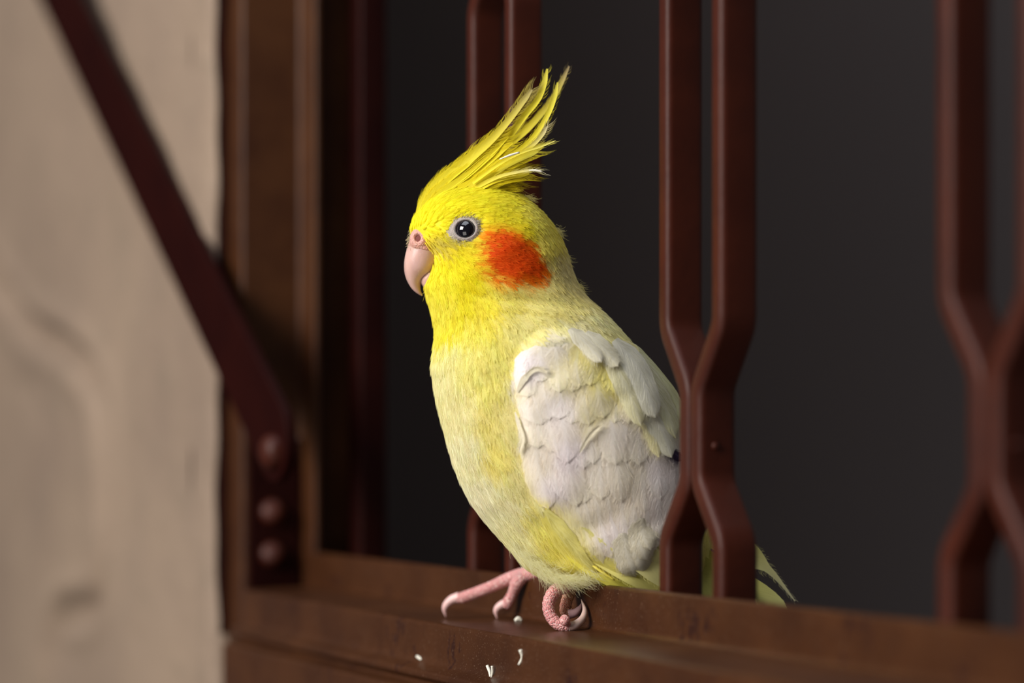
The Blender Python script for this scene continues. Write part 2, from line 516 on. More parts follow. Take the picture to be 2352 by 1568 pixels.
def surf_n(th, by):
    dt, dy = .01, 1.5
    a = surf(th + dt, by) - surf(th - dt, by); b = surf(th, by + dy) - surf(th, by - dy)
    n = np.cross(b, a)
    n /= np.linalg.norm(n, axis=-1, keepdims=True) + 1e-12
    p = surf(th, by)
    c = np.interp(by, yy, XC)
    out = np.stack([p[..., 0] - (c - PX0) * S, p[..., 1] - YB, np.zeros_like(by)], -1)
    sg = np.sign(np.sum(n * out, -1)); sg[sg == 0] = 1
    return n * sg[..., None]
def snap(P):
    """angle and row of the surface point beside P"""
    by = PY0 - P[..., 2] / S
    i = np.clip(by, 424, 1390)
    a = np.interp(i, yy, HW) * S; c = (np.interp(i, yy, XC) - PX0) * S; w_ = np.interp(i, yy, WW)
    th = np.arctan2((YB - P[..., 1]) / w_, (P[..., 0] - c) / a)
    return th, i
def near(bx, by):
    """near-flank surface angle for body pixel"""
    bx = np.asarray(bx, float); by = np.asarray(by, float)
    i = np.clip(by, 424, 1390)
    c = np.clip((bx - np.interp(i, yy, XC)) / np.interp(i, yy, HW), -.998, .998)
    return np.arccos(np.sign(c) * np.abs(c) ** (1 / .94)), i
def c2b(px, py):
    """photo pixel -> body pixel (undo the nearer flank's perspective)"""
    bx, by = float(px), float(py)
    for _ in range(4):
        th, i = near(bx, by)
        Y = surf(np.array(th), np.array(i))[1]
        bx = PX0 + (px - PX0) * Y / YB; by = PY0 + (py - PY0) * Y / YB
    return bx, by

# ---- pigment and flow maps (body pixels)
PIG = [  # x, y, sRGB pigment, weight radius
    (960, 500, (246, 230, 30)), (1000, 450, (246, 232, 40)), (1080, 460, (244, 228, 40)), (1150, 470, (242, 228, 50)), (1220, 490, (238, 226, 90)),
    (1050, 500, (244, 228, 30)), (1120, 510, (243, 226, 40)), (1180, 530, (240, 222, 40)), (1250, 550, (228, 216, 90)), (1290, 600, (224, 214, 140)),
    (1000, 530, (238, 222, 30)), (1000, 570, (232, 214, 60)), (1030, 600, (244, 224, 30)), (1020, 640, (246, 228, 50)), (1060, 640, (244, 222, 20)),
    (1010, 690, (244, 224, 70)), (1060, 700, (244, 224, 40)), (1110, 700, (242, 222, 60)), (1150, 690, (240, 226, 110)), (1080, 730, (244, 228, 90)),
    (1030, 740, (246, 226, 50)), (1200, 680, (236, 226, 130)), (1260, 640, (226, 216, 130)), (1290, 670, (228, 220, 130)), (1310, 640, (226, 216, 140)),
    (1250, 700, (232, 224, 130)), (1180, 740, (244, 234, 140)), (1040, 780, (248, 238, 150)), (1010, 830, (248, 236, 160)), (1080, 820, (247, 234, 130)),
    (1140, 800, (247, 232, 120)), (1120, 860, (244, 230, 120)), (1050, 900, (244, 232, 160)), (1110, 940, (240, 226, 125)), (1160, 930, (244, 230, 150)),
    (1060, 980, (244, 236, 175)), (1120, 1010, (242, 226, 120)), (1080, 1080, (244, 236, 180)), (1170, 1060, (244, 232, 150)), (1140, 1120, (244, 236, 170)),
    (1190, 1150, (242, 228, 120)), (1160, 1200, (242, 234, 160)), (1230, 1200, (242, 226, 100)), (1210, 1260, (240, 226, 130)), (1270, 1260, (240, 224, 90)),
    (1300, 1310, (240, 224, 100)), (1340, 1300, (240, 228, 110)), (1240, 1320, (238, 228, 150)), (1420, 1320, (232, 224, 90)), (1480, 1340, (222, 218, 120)),
    (1350, 740, (244, 238, 160)), (1400, 770, (240, 234, 150)), (1450, 830, (238, 232, 150)), (1500, 880, (230, 226, 160)), (1300, 760, (244, 236, 170)),
    (1260, 800, (246, 240, 205)), (1210, 850, (246, 240, 228)), (1340, 830, (242, 232, 140)), (1300, 870, (242, 234, 180)), (1390, 880, (240, 230, 130)),
    (1280, 950, (240, 234, 216)), (1360, 950, (240, 232, 176)), (1220, 950, (240, 234, 205)), (1400, 1000, (238, 232, 205)), (1300, 1050, (240, 232, 222)),
    (1240, 1050, (242, 232, 200)), (1360, 1080, (242, 236, 205)), (1440, 1080, (242, 236, 200)), (1500, 1080, (238, 234, 220)), (1270, 1120, (242, 234, 222)),
    (1340, 1150, (242, 235, 200)), (1440, 1160, (240, 232, 200)), (1500, 1160, (240, 234, 215)), (1400, 1220, (240, 232, 215)), (1300, 1200, (240, 230, 150)),
    (1540, 960, (216, 218, 170)), (1480, 950, (236, 232, 200)), (1600, 1200, (214, 214, 120)), (1250, 1170, (244, 228, 90)), (1460, 1270, (238, 232, 215))]
PIGx = np.array([p[0] for p in PIG], float); PIGy = np.array([p[1] for p in PIG], float)
PIGc = np.array([srgb(*p[2]) for p in PIG])
CHEEK = [(1100, 572), (1112, 545), (1140, 533), (1170, 545), (1205, 562), (1228, 590), (1238, 615), (1225, 640), (1190, 652), (1150, 650), (1115, 640), (1096, 612)]
def pigment(bx, by):
    bx = np.asarray(bx, float); by = np.asarray(by, float)
    d2 = (bx[..., None] - PIGx) ** 2 + (by[..., None] - PIGy) ** 2
    w_ = 1 / (d2 + 250) ** 2
    c = (w_ @ PIGc) / w_.sum(-1)[..., None]
    c = (1 - (1 - c) ** 1.75) * np.array([1.0, .95, 1.0])
    jx = bx + 5 * np.sin(by * .31) + 3 * np.sin(by * .83 + 1); jy = by + 3 * np.sin(bx * .2)
    d = sdf_poly(jx, jy, CHEEK)
    k = sstep(7, -5, d)[..., None]; k2 = sstep(4, -22, d)[..., None]
    k3 = (sstep(24, 0, d) * .55 * sstep(1260, 1130, bx))[..., None]
    org = np.array([.94, .34, .005]); red = np.array([.90, .13, .005])
    c = c * (1 - k3) + np.array([.92, .50, .01]) * k3
    c = c * (1 - k) + (org * (1 - k2) + red * k2) * k
    # greyish lores in front of and under the eye
    g = np.maximum(gau(bx, by, 1030, 560, 34, 13, -.15), .8 * gau(bx, by, 1008, 574, 22, 10, .5))[..., None] * .5
    c = c * (1 - g) + np.array([.36, .30, .17]) * g
    return c
FLOW = [(950, 520, .1, -1), (965, 480, .45, -.9), (1000, 450, .75, -.65), (1060, 445, 1, -.35), (1120, 450, 1, -.1), (1180, 460, 1, .25), (1230, 490, .8, .6),
        (1000, 500, .7, -.6), (1060, 480, 1, -.25), (1130, 490, 1, .05), (1000, 550, .8, .15), (985, 575, .5, .5), (1030, 570, 1, .25), (1100, 560, 1, .1), (1170, 560, 1, .3),
        (1250, 560, .7, .7), (1290, 610, .45, .9), (1030, 610, .7, .5), (1100, 610, 1, .12), (1180, 620, 1, .1), (1240, 620, .8, .5), (1000, 650, .3, .9), (1060, 650, .55, .8),
        (1130, 660, .75, .65), (1200, 680, .85, .55), (1280, 670, .7, .7), (1340, 690, .65, .75), (1010, 720, .15, 1), (1080, 730, .3, .95), (1160, 740, .5, .85), (1260, 730, .75, .6),
        (1000, 820, .05, 1), (1080, 830, .2, 1), (1150, 830, .35, .9), (1020, 920, .2, 1), (1100, 940, .35, .9), (1170, 950, .45, .85), (1050, 1030, .3, .95), (1120, 1060, .45, .85),
        (1180, 1080, .5, .85), (1100, 1150, .5, .8), (1180, 1180, .6, .8), (1220, 1260, .6, .75), (1290, 1280, .65, .75), (1260, 1330, .6, .8), (1330, 1330, .8, .6), (1420, 1330, .9, .4),
        (1380, 740, .7, .7), (1450, 800, .65, .75), (1510, 870, .55, .85), (1560, 1000, .3, .95), (1300, 800, .5, .85), (1260, 870, .15, 1), (1350, 900, .2, 1), (1300, 1000, .15, 1),
        (1400, 1100, .15, 1), (1500, 1100, .1, 1), (1600, 1200, .5, .9), (1550, 1320, .8, .5)]
FLx = np.array([p[0] for p in FLOW], float); FLy = np.array([p[1] for p in FLOW], float); FLv = np.array([p[2:] for p in FLOW], float)
FLv /= np.linalg.norm(FLv, axis=1)[:, None]
def flow(bx, by):
    d2 = (bx[..., None] - FLx) ** 2 + (by[..., None] - FLy) ** 2
    w_ = 1 / (d2 + 200) ** 1.6
    v = w_ @ FLv
    return v / (np.linalg.norm(v, axis=-1, keepdims=True) + 1e-9)

# ---- feather materials
def plumage_mat(name, hair):
    m, nt, N, L, B = new_mat(name)
    a = N.new('ShaderNodeAttribute'); a.attribute_name = 'pigment'
    col = a.outputs['Color']
    if not hair:
        tc = N.new('ShaderNodeTexCoord')
        n1 = noise_node(N, L, 700, 4, .6, tc.outputs['Object'])
        L.new(bump(N, L, n1.outputs[0], .5, .0006), B.inputs['Normal'])
    L.new(col, B.inputs['Base Color'])
    B.inputs['Roughness'].default_value = .62
    B.inputs['Specular IOR Level'].default_value = .25
    if hair:
        # barbs pass light: part diffuse, part translucent
        tr = N.new('ShaderNodeBsdfTranslucent'); L.new(col, tr.inputs[0])
        mx = N.new('ShaderNodeMixShader'); mx.inputs[0].default_value = .42
        L.new(B.outputs[0], mx.inputs[1]); L.new(tr.outputs[0], mx.inputs[2])
        L.new(mx.outputs[0], N['Material Output'].inputs[0])
    return m
M_BODY = plumage_mat('plumage_skin', False)
M_BARB = plumage_mat('plumage_barbs', True)
def vane_mat():
    m, nt, N, L, B = new_mat('feather_vane')
    oi = N.new('ShaderNodeObjectInfo')
    uv = N.new('ShaderNodeUVMap'); uv.uv_map = 'UVMap'
    sx = N.new('ShaderNodeSeparateXYZ'); L.new(uv.outputs[0], sx.inputs[0])
    # barb lines: angle away from the shaft: v*len - |u|
    ab = N.new('ShaderNodeMath'); ab.operation = 'ABSOLUTE'; L.new(sx.outputs[0], ab.inputs[0])
    cx = N.new('ShaderNodeCombineXYZ')
    mu = N.new('ShaderNodeMath'); mu.operation = 'MULTIPLY_ADD'; L.new(ab.outputs[0], mu.inputs[0]); mu.inputs[1].default_value = -1.6
    L.new(sx.outputs[1], mu.inputs[2]); L.new(mu.outputs[0], cx.inputs[0])
    m2 = N.new('ShaderNodeMath'); m2.operation = 'MULTIPLY'; m2.inputs[1].default_value = .12; L.new(sx.outputs[0], m2.inputs[0]); L.new(m2.outputs[0], cx.inputs[1])
    n1 = noise_node(N, L, 3.6, 4, .65, cx.outputs[0])
    n2 = noise_node(N, L, 260, 2, .5, N.new('ShaderNodeTexCoord').outputs['Object'])
    v = ramp(N, L, n1.outputs[0], [(.3, .86), (.7, 1.0)])
    mm = N.new('ShaderNodeMix'); mm.data_type = 'RGBA'; mm.blend_type = 'MULTIPLY'; mm.inputs[0].default_value = 1
    a = N.new('ShaderNodeAttribute'); a.attribute_name = 'pigment'
    L.new(a.outputs['Color'], mm.inputs[6]); L.new(v.outputs[0], mm.inputs[7])
    L.new(mm.outputs[2], B.inputs['Base Color'])
    B.inputs['Roughness'].default_value = .55; B.inputs['Specular IOR Level'].default_value = .3
    h = bump(N, L, n1.outputs[0], .55, .00022)
    L.new(h, B.inputs['Normal'])
    tr = N.new('ShaderNodeBsdfTranslucent'); L.new(mm.outputs[2], tr.inputs[0])
    mx = N.new('ShaderNodeMixShader'); mx.inputs[0].default_value = .22
    L.new(B.outputs[0], mx.inputs[1]); L.new(tr.outputs[0], mx.inputs[2]); L.new(mx.outputs[0], N['Material Output'].inputs[0])
    return m
M_VANE = vane_mat()
def set_pig(o, cols):
    at_ = o.data.attributes.new('pigment', 'FLOAT_COLOR', 'POINT')
    a = np.ones((len(cols), 4), np.float32); a[:, :3] = cols
    at_.data.foreach_set('color', a.ravel())

bird = empty('cockatiel')
bird_label = 'yellow crested cockatiel with orange cheek, perched on the brown window rail'
tag(bird, bird_label, 'bird')

# ---- body mesh
nth, ny = 128, 240
bys = np.concatenate([np.linspace(424, 470, 40), np.linspace(472, 1390, ny - 40)])
TH, BY = np.meshgrid(np.linspace(0, 2 * np.pi, nth, endpoint=False), bys)
Pb = surf(TH, BY).reshape(-1, 3)
F = []
for i in range(ny - 1):
    for j in range(nth):
        a = i * nth + j; b = i * nth + (j + 1) % nth
        F.append((a, b, b + nth, a + nth))
F.append(tuple(range(nth))); F.append(tuple(range((ny - 1) * nth, ny * nth))[::-1])
Nb = surf_n(TH.ravel(), BY.ravel())
body = link('body', Pb - Nb * .35, F, M_BODY, bird)
set_pig(body, pigment((Pb[:, 0] / S + PX0), BY.ravel()) * .92)

# ---- strands
STR_P, STR_C, STR_R = [], [], []       # (n,4,3), (n,3), (n,)
def add_feathers(th0, by0, Lm, Wm, nb, lift, colj=.08, flowdir=None, col=None, rad=.055, tipfade=.0):
    """contour feathers: each a fan of fine barbs lying along the body"""
    K = len(th0)
    p = surf(th0, by0); n = surf_n(th0, by0)
    bx = p[:, 0] / S + PX0
    fl = flow(bx, by0) if flowdir is None else flowdir
    jit = RNG.normal(0, .13, K); fl = np.stack([fl[:, 0] * np.cos(jit) - fl[:, 1] * np.sin(jit), fl[:, 0] * np.sin(jit) + fl[:, 1] * np.cos(jit)], -1)
    d = np.stack([fl[:, 0], np.zeros(K), -fl[:, 1]], -1)
    d -= n * np.sum(d * n, -1, keepdims=True); d /= np.linalg.norm(d, axis=1)[:, None] + 1e-9
    s = np.cross(n, d)
    base = pigment(bx, by0) if col is None else col
    base = base * (1 + RNG.normal(0, colj, (K, 1)))
    fl_lift = lift * RNG.uniform(.4, 1.5, K)
    # barbs
    tr = np.linspace(0, .8, nb)[None, :] + RNG.uniform(-.03, .03, (K, nb))
    sg = np.where(np.arange(nb) % 2 == 0, 1, -1)[None, :] * np.ones((K, 1))
    te = np.minimum(tr + .42, 1 - .12 * RNG.random((K, nb)))
    q = np.array([0, .3, .65, 1.0])
    t = tr[..., None] + (te - tr)[..., None] * q
    prof = np.sqrt(np.clip(1 - (te * .96) ** 3, 0, 1)) * RNG.uniform(.75, 1.05, (K, nb))
    off = (sg * prof)[..., None] * (q ** .8) * (Wm[:, None, None] / 2)
    P = p[:, None, None, :] + d[:, None, None, :] * (t * Lm[:, None, None])[..., None] + s[:, None, None, :] * off[..., None]
    th, by = snap(P)
    Ps = surf(th.ravel(), by.ravel()).reshape(P.shape)
    # beyond the tapering ends of the body keep the tangent position
    over = (np.abs(PY0 - P[..., 2] / S - by) > 1)[..., None]
    Ps = np.where(over, P, Ps)
    lf = .12 + fl_lift[:, None, None] * t ** 2 - .25 * (off / (Wm[:, None, None] / 2 + 1e-6)) ** 2 * fl_lift[:, None, None]
    Ps = Ps + n[:, None, None, :] * lf[..., None]
    Cc = np.repeat(base[:, None, :], nb, 1) * (1 + RNG.normal(0, .035, (K, nb, 1)))
    STR_P.append(Ps.reshape(-1, 4, 3)); STR_C.append(Cc.reshape(-1, 3)); STR_R.append(np.full(K * nb, rad))

def scatter(ylo, yhi, spacing, thlo=-1.5, thhi=2 * math.pi - 1.5):
    """roughly even points on the near half of the body"""
    T_, Y_ = [], []
    y = ylo
    while y < yhi:
        i = float(np.clip(y, 424, 1390))
        a = np.interp(i, yy, HW) * S; w_ = np.interp(i, yy, WW)
        arc = np.pi * (a + w_) / 2 * (thhi - thlo) / np.pi
        m = max(3, int(arc / (spacing * S)))
        ts = np.linspace(thlo, thhi, m) + RNG.uniform(-.5, .5, m) * (thhi - thlo) / m
        T_.append(ts); Y_.append(np.full(m, y) + RNG.uniform(-.5, .5, m) * spacing * .8)
        y += spacing * .8
    return np.concatenate(T_), np.concatenate(Y_)

BEAKP = [(925, 552), (945, 540), (968, 545), (975, 572), (1000, 586), (996, 610), (985, 634), (978, 662), (960, 690), (920, 690)]
# head
th, by = scatter(428, 700, 10.5)
p = surf(th, by); bx = p[:, 0] / S + PX0
keep = np.ones(len(th), bool)
eb = c2b(1070, 527)
nearm = (th > 0.1) & (th < 3.05)
ed = np.hypot((bx - eb[0]) / 1.1, by - eb[1])
keep &= ~((ed < 27) & nearm)
keep &= ~((sdf_poly(bx, by, BEAKP) < 0) & nearm)
keep &= ~((np.hypot(bx - 960, by - 547) < 17))
th, by, bx, ed = th[keep], by[keep], bx[keep], ed[keep]
ln = np.interp(by, [430, 520, 600, 700], [5.0, 4.6, 5.4, 7.0]) * RNG.uniform(.8, 1.25, len(th))
small = np.exp(-(ed / 45) ** 2) + gau(bx, by, 985, 560, 40, 50)
ln *= 1 - .55 * np.clip(small, 0, 1)
add_feathers(th, by, ln, ln * .42, 26, .35, .03)
# neck, breast, belly, back outside the wing
th, by = scatter(690, 1345, 15)
p = surf(th, by); bx = p[:, 0] / S + PX0
inw = (sdf_poly(bx, by, WING) < -14) & (np.sin(th) > 0)
th, by, bx = th[~inw], by[~inw], bx[~inw]
ln = np.interp(by, [690, 800, 1000, 1200, 1350], [7, 8.5, 10, 12, 12]) * RNG.uniform(.8, 1.3, len(th))
add_feathers(th, by, ln, ln * .46, 40, .38, .02)
# finer second coat to break the regular fans
th, by = scatter(440, 1340, 15)
p = surf(th, by); bx = p[:, 0] / S + PX0
ed = np.hypot(bx - eb[0], by - eb[1])
keep = ~((sdf_poly(bx, by, WING) < -10) & (np.sin(th) > 0)) & ~((ed < 34) & (np.sin(th) > 0)) & ~((sdf_poly(bx, by, BEAKP) < 14) & (np.sin(th) > 0))
th, by = th[keep], by[keep]
ln = np.interp(by, [440, 700, 900, 1340], [5, 8, 10, 14]) * RNG.uniform(.8, 1.3, len(th))
add_feathers(th, by, ln, ln * .25, 12, .55, .04, rad=.04)

# wing lesser coverts fuzz over the upper wing + soft shoulder edge
th, by = scatter(770, 900, 15, .2, 2.4)
p = surf(th, by); bx = p[:, 0] / S + PX0
keep = (sdf_poly(bx, by, WING) < 5) & (by < 845 + 30 * np.sin(bx * .02))
th, by = th[keep], by[keep]
ln = 9.0 * RNG.uniform(.8, 1.3, len(th))
add_feathers(th, by, ln, ln * .6, 44, .5, .02)

# ---- vane meshes (wing, scapulars) lying on the flank
def vane_on_body(name, path, wid, lift0, lift1, cupped=.5, cols=None, tip=.55, nv=18, nu=9, rag=.04, layer=0.0, tint=1.0, fringe=60):
    """path: body-pixel control points root->tip, wid: max width in px"""
    cl = catmull(path, nv)
    T = np.gradient(cl, axis=0); Ln = np.linalg.norm(T, axis=1); T /= Ln[:, None]
    Nn = np.stack([-T[:, 1], T[:, 0]], -1)
    v = np.linspace(0, 1, nv); u = np.linspace(-1, 1, nu)
    prof = np.minimum(1, (v / .25 + .35)) * np.sqrt(np.clip(1 - np.clip((v - tip) / (1 - tip), 0, 1) ** 2.2, 0, 1))
    seed = RNG.uniform(0, 50)
    ragd = 1 + rag * np.sin(v * 37 + seed) + rag * .6 * np.sin(v * 71 + seed)
    BX = cl[:, None, 0] + Nn[:, None, 0] * u[None] * (wid / 2) * (prof * ragd)[:, None]
    BYy = cl[:, None, 1] + Nn[:, None, 1] * u[None] * (wid / 2) * (prof * ragd)[:, None]
    th, by = near(BX, BYy)
    Pp = surf(th, by); n = surf_n(th.ravel(), by.ravel()).reshape(Pp.shape)
    over = BYy - by
    Pp[..., 2] -= over * S
    lf = layer + lift0 + (lift1 - lift0) * v[:, None] ** 1.4 - cupped * (u[None] ** 2) * (.4 + .6 * v[:, None]) + .10 * np.exp(-(u[None] / .12) ** 2)
    Pp = Pp + n * lf[..., None]
    V = Pp.reshape(-1, 3)
    # shaft leaves a fine raised line
    F = []
    for i in range(nv - 1):
        for j in range(nu - 1):
            a = i * nu + j; F.append((a, a + 1, a + 1 + nu, a + nu))
    Lpx = Ln.sum()
    uv = np.stack([np.broadcast_to(u[None] * wid / 14, (nv, nu)), np.broadcast_to(v[:, None] * Lpx / 14, (nv, nu))], -1).reshape(-1, 2)
    o = link(name, V, F, M_VANE, bird, uvs=uv)
    cp = pigment(BX, BYy) if cols is None else np.broadcast_to(np.array(cols), BX.shape + (3,))
    edge = (np.abs(u[None]) ** 3)[..., None] * .06 + 0 * BX[..., None]
    cp = cp * tint * (1 - .10 * (1 - v[:, None, None]) ** 2)
    set_pig(o, cp.reshape(-1, 3))
    nb_ = int(160 + wid * 3)
    vi = RNG.uniform(.02, .93, nb_); sg_ = RNG.choice([-1, 1], nb_); ui = RNG.uniform(0, .75, nb_)
    def on(vv, uu):
        a_ = np.clip(vv, 0, 1) * (nv - 1.001); b_ = (np.clip(uu, -1, 1) + 1) / 2 * (nu - 1.001)
        i0 = a_.astype(int); j0 = b_.astype(int); fa = (a_ - i0)[:, None]; fb = (b_ - j0)[:, None]
        return (Pp[i0, j0] * (1 - fa) + Pp[i0 + 1, j0] * fa) * (1 - fb) + (Pp[i0, j0 + 1] * (1 - fa) + Pp[i0 + 1, j0 + 1] * fa) * fb, n[i0, j0], i0, j0
    dv = RNG.uniform(.08, .2, nb_)
    pts4 = [on(vi + dv * q_, sg_ * (ui + .3 * q_)) for q_ in (0, .33, .66, 1)]
    STR_P.append(np.stack([a_[0] + a_[1] * .04 for a_ in pts4], 1)); STR_R.append(np.full(nb_, .03))
    STR_C.append(np.asarray(np.broadcast_to(cp, BX.shape + (3,)))[pts4[0][2], pts4[0][3]] * RNG.uniform(.93, 1.06, (nb_, 1)))
    # fringe barbs along the margin so edges read soft
    if fringe:
        for sgn, jj in ((-1, 0), (1, nu - 1)):
            vi = RNG.uniform(.35, .995, fringe)
            ii = np.clip((vi * (nv - 1)), 0, nv - 1.001); i0 = ii.astype(int); fr = (ii - i0)[:, None]
            g = lambda j: Pp[i0, j] * (1 - fr) + Pp[i0 + 1, j] * fr
            inn = g(jj + (2 if sgn < 0 else -2)); edg = g(jj)
            outd = edg - inn; outd /= np.linalg.norm(outd, axis=1)[:, None] + 1e-6
            Td = Pp[np.minimum(i0 + 1, nv - 1), nu // 2] - Pp[i0, nu // 2]; Td /= np.linalg.norm(Td, axis=1)[:, None] + 1e-6
            dd = outd * .55 + Td * .9; dd /= np.linalg.norm(dd, axis=1)[:, None]
            ln = RNG.uniform(.4, 2.2, fringe)[:, None]
            q = [edg - outd * .6 - Td * .9, edg - outd * .1 - Td * .1, edg + dd * ln * .5, edg + dd * ln - n[i0, jj] * .1]
            STR_P.append(np.stack(q, 1) + n[i0, jj][:, None, :] * .05)
            STR_C.append(np.asarray(cp).reshape(nv, nu, 3)[i0, jj]); STR_R.append(np.full(fringe, .035))
    return o

def fw(root, L_, a, wid, **kw):
    """feather from root body px, length, angle (deg from straight down, + = to the right)"""
    ar = math.radians(a); bend = kw.pop('bend', 6)
    x, y = root
    dx, dy = math.sin(ar), math.cos(ar)
    mid = (x + dx * L_ * .5 - dy * bend, y + dy * L_ * .5 + dx * bend)
    return vane_on_body(kw.pop('name', 'wing_feather'), [root, mid, (x + dx * L_, y + dy * L_)], wid, kw.pop('lift0', .1), kw.pop('lift1', .9), **kw)

J = lambda a: random.uniform(-a, a)
# undermost: primaries / tail coverts showing yellow below the wing
Yl = srgb(238, 222, 60); Yp = srgb(240, 228, 120); Wh = srgb(240, 234, 218)
vane_on_body('flight_feather', [(1250, 1180), (1330, 1265), (1400, 1325), (1470, 1375)], 56, .2, .9, cols=srgb(244, 232, 120), layer=.8)
vane_on_body('flight_feather', [(1290, 1200), (1370, 1270), (1440, 1320), (1520, 1375)], 60, .2, .9, cols=srgb(244, 234, 130), layer=.9)
vane_on_body('flight_feather', [(1330, 1200), (1410, 1260), (1470, 1305), (1560, 1370)], 70, .3, .9, cols=srgb(242, 234, 150), layer=.95)
vane_on_body('flight_feather', [(1430, 1180), (1480, 1260), (1530, 1320), (1600, 1380)], 90, .2, .9, cols=srgb(234, 230, 150), layer=.6)
vane_on_body('flight_feather', [(1255, 1160), (1305, 1225), (1345, 1280), (1372, 1320)], 26, .3, .9, cols=srgb(248, 240, 150), layer=1.3)
# secondaries (long pale feathers to the wing tip)
for k, (x, y, L_, a, wd) in enumerate([(1225, 1040, 180, 26, 44), (1240, 1050, 195, 24, 50), (1262, 1060, 210, 22, 52), (1290, 1060, 205, 19, 54), (1315, 1060, 225, 17, 56),
                                       (1345, 1060, 215, 14, 60), (1375, 1060, 228, 12, 60), (1405, 1060, 220, 10, 62), (1435, 1050, 222, 7, 64), (1465, 1040, 210, 4, 62),
                                       (1500, 1030, 205, 0, 60), (1535, 1020, 200, -2, 60), (1570, 1020, 195, -2, 60)]):
    fw((x, y), L_ + J(8), a, wd, layer=.9 + k * .05, lift0=.1, lift1=.25, cupped=.15, tint=1.0 + J(.02), tip=.72)
def wing_row(n, x0, dx, y0, dy, L0, jL, a0, da, wid, lay, **kw):
    for k in range(n):
        fw((x0 + k * dx + J(6), y0 + dy * k + J(9)), L0 + J(jL), a0 + da * k + J(4), wid + J(6), layer=lay + .10 * (k % 3), lift1=kw.get('lift1', .21), lift0=kw.get('lift0', .0),
           cupped=.10, tint=1 + J(.018), bend=J(7), tip=.45)
wing_row(11, 1226, 31, 990, -2, 168, 22, 14, -1.4, 62, 1.30)          # greater coverts
# a few ruffled coverts whose curled margins stand proud
for (pts, wd) in [([(1200, 905), (1212, 872), (1232, 858), (1252, 866)], 12), ([(1322, 1040), (1338, 1010), (1352, 994), (1366, 984)], 12),
                  ([(1196, 950), (1206, 985), (1212, 1010), (1206, 1034)], 12)]:
    vane_on_body('ruffled_feather', pts, wd * .7, .1, .3, layer=2.25, cupped=-.3, tip=.5, cols=srgb(242, 236, 216))
wing_row(11, 1220, 31, 915, -1, 140, 24, 12, -1.2, 62, 1.55)          # median coverts
wing_row(8, 1214, 30, 862, -1, 112, 22, 9, -1, 60, 1.75)               # lesser coverts
wing_row(9, 1212, 26, 812, -2, 92, 18, 6, -.6, 52, 1.95, lift0=-.4, lift1=.2)
# scapulars hanging over the back edge of the wing
for (pts, wd, lay, c) in [([(1430, 800), (1490, 860), (1530, 930), (1545, 985)], 52, 3.0, srgb(222, 222, 175)),
                          ([(1420, 810), (1470, 880), (1505, 950), (1522, 1010)], 50, 3.5, srgb(228, 226, 190)),
                          ([(1410, 850), (1452, 930), (1480, 1000), (1488, 1052)], 44, 3.4, srgb(238, 232, 190)),
                          ([(1440, 900), (1475, 960), (1500, 1010), (1512, 1055)], 46, 3.9, srgb(236, 234, 215)),
                          ([(1380, 815), (1408, 880), (1430, 930), (1446, 985)], 46, 4.1, srgb(244, 240, 205)),
                          ([(1395, 800), (1440, 860), (1462, 920), (1475, 968)], 52, 4.3, srgb(240, 238, 220)),
                          ([(1335, 785), (1365, 815), (1385, 840), (1398, 862)], 36, 4.0, srgb(242, 238, 215)),
                          ([(1300, 778), (1330, 805), (1350, 830), (1362, 850)], 32, 3.9, srgb(244, 240, 220))]:
    vane_on_body('scapular_feather', pts, wd, -.6, .9, layer=lay - .9, cols=c, cupped=.5, tip=.5)
# small tertials at the wing tip, dark-edged layers
for (x, y, a, L_) in [(1460, 1180, 12, 72), (1450, 1195, 14, 78), (1445, 1215, 12, 84), (1420, 1215, 18, 92)]:
    fw((x, y), L_, a, 54, layer=1.9, lift0=-.3, lift1=.4, cols=srgb(238, 232, 212))
# the one dark-purple feather tip by the bar
vane_on_body('dark_feather_tip', [(1500, 1030), (1520, 1046), (1536, 1062)], 20, .2, .3, layer=3.2, cols=srgb(60, 45, 75), tip=.4)

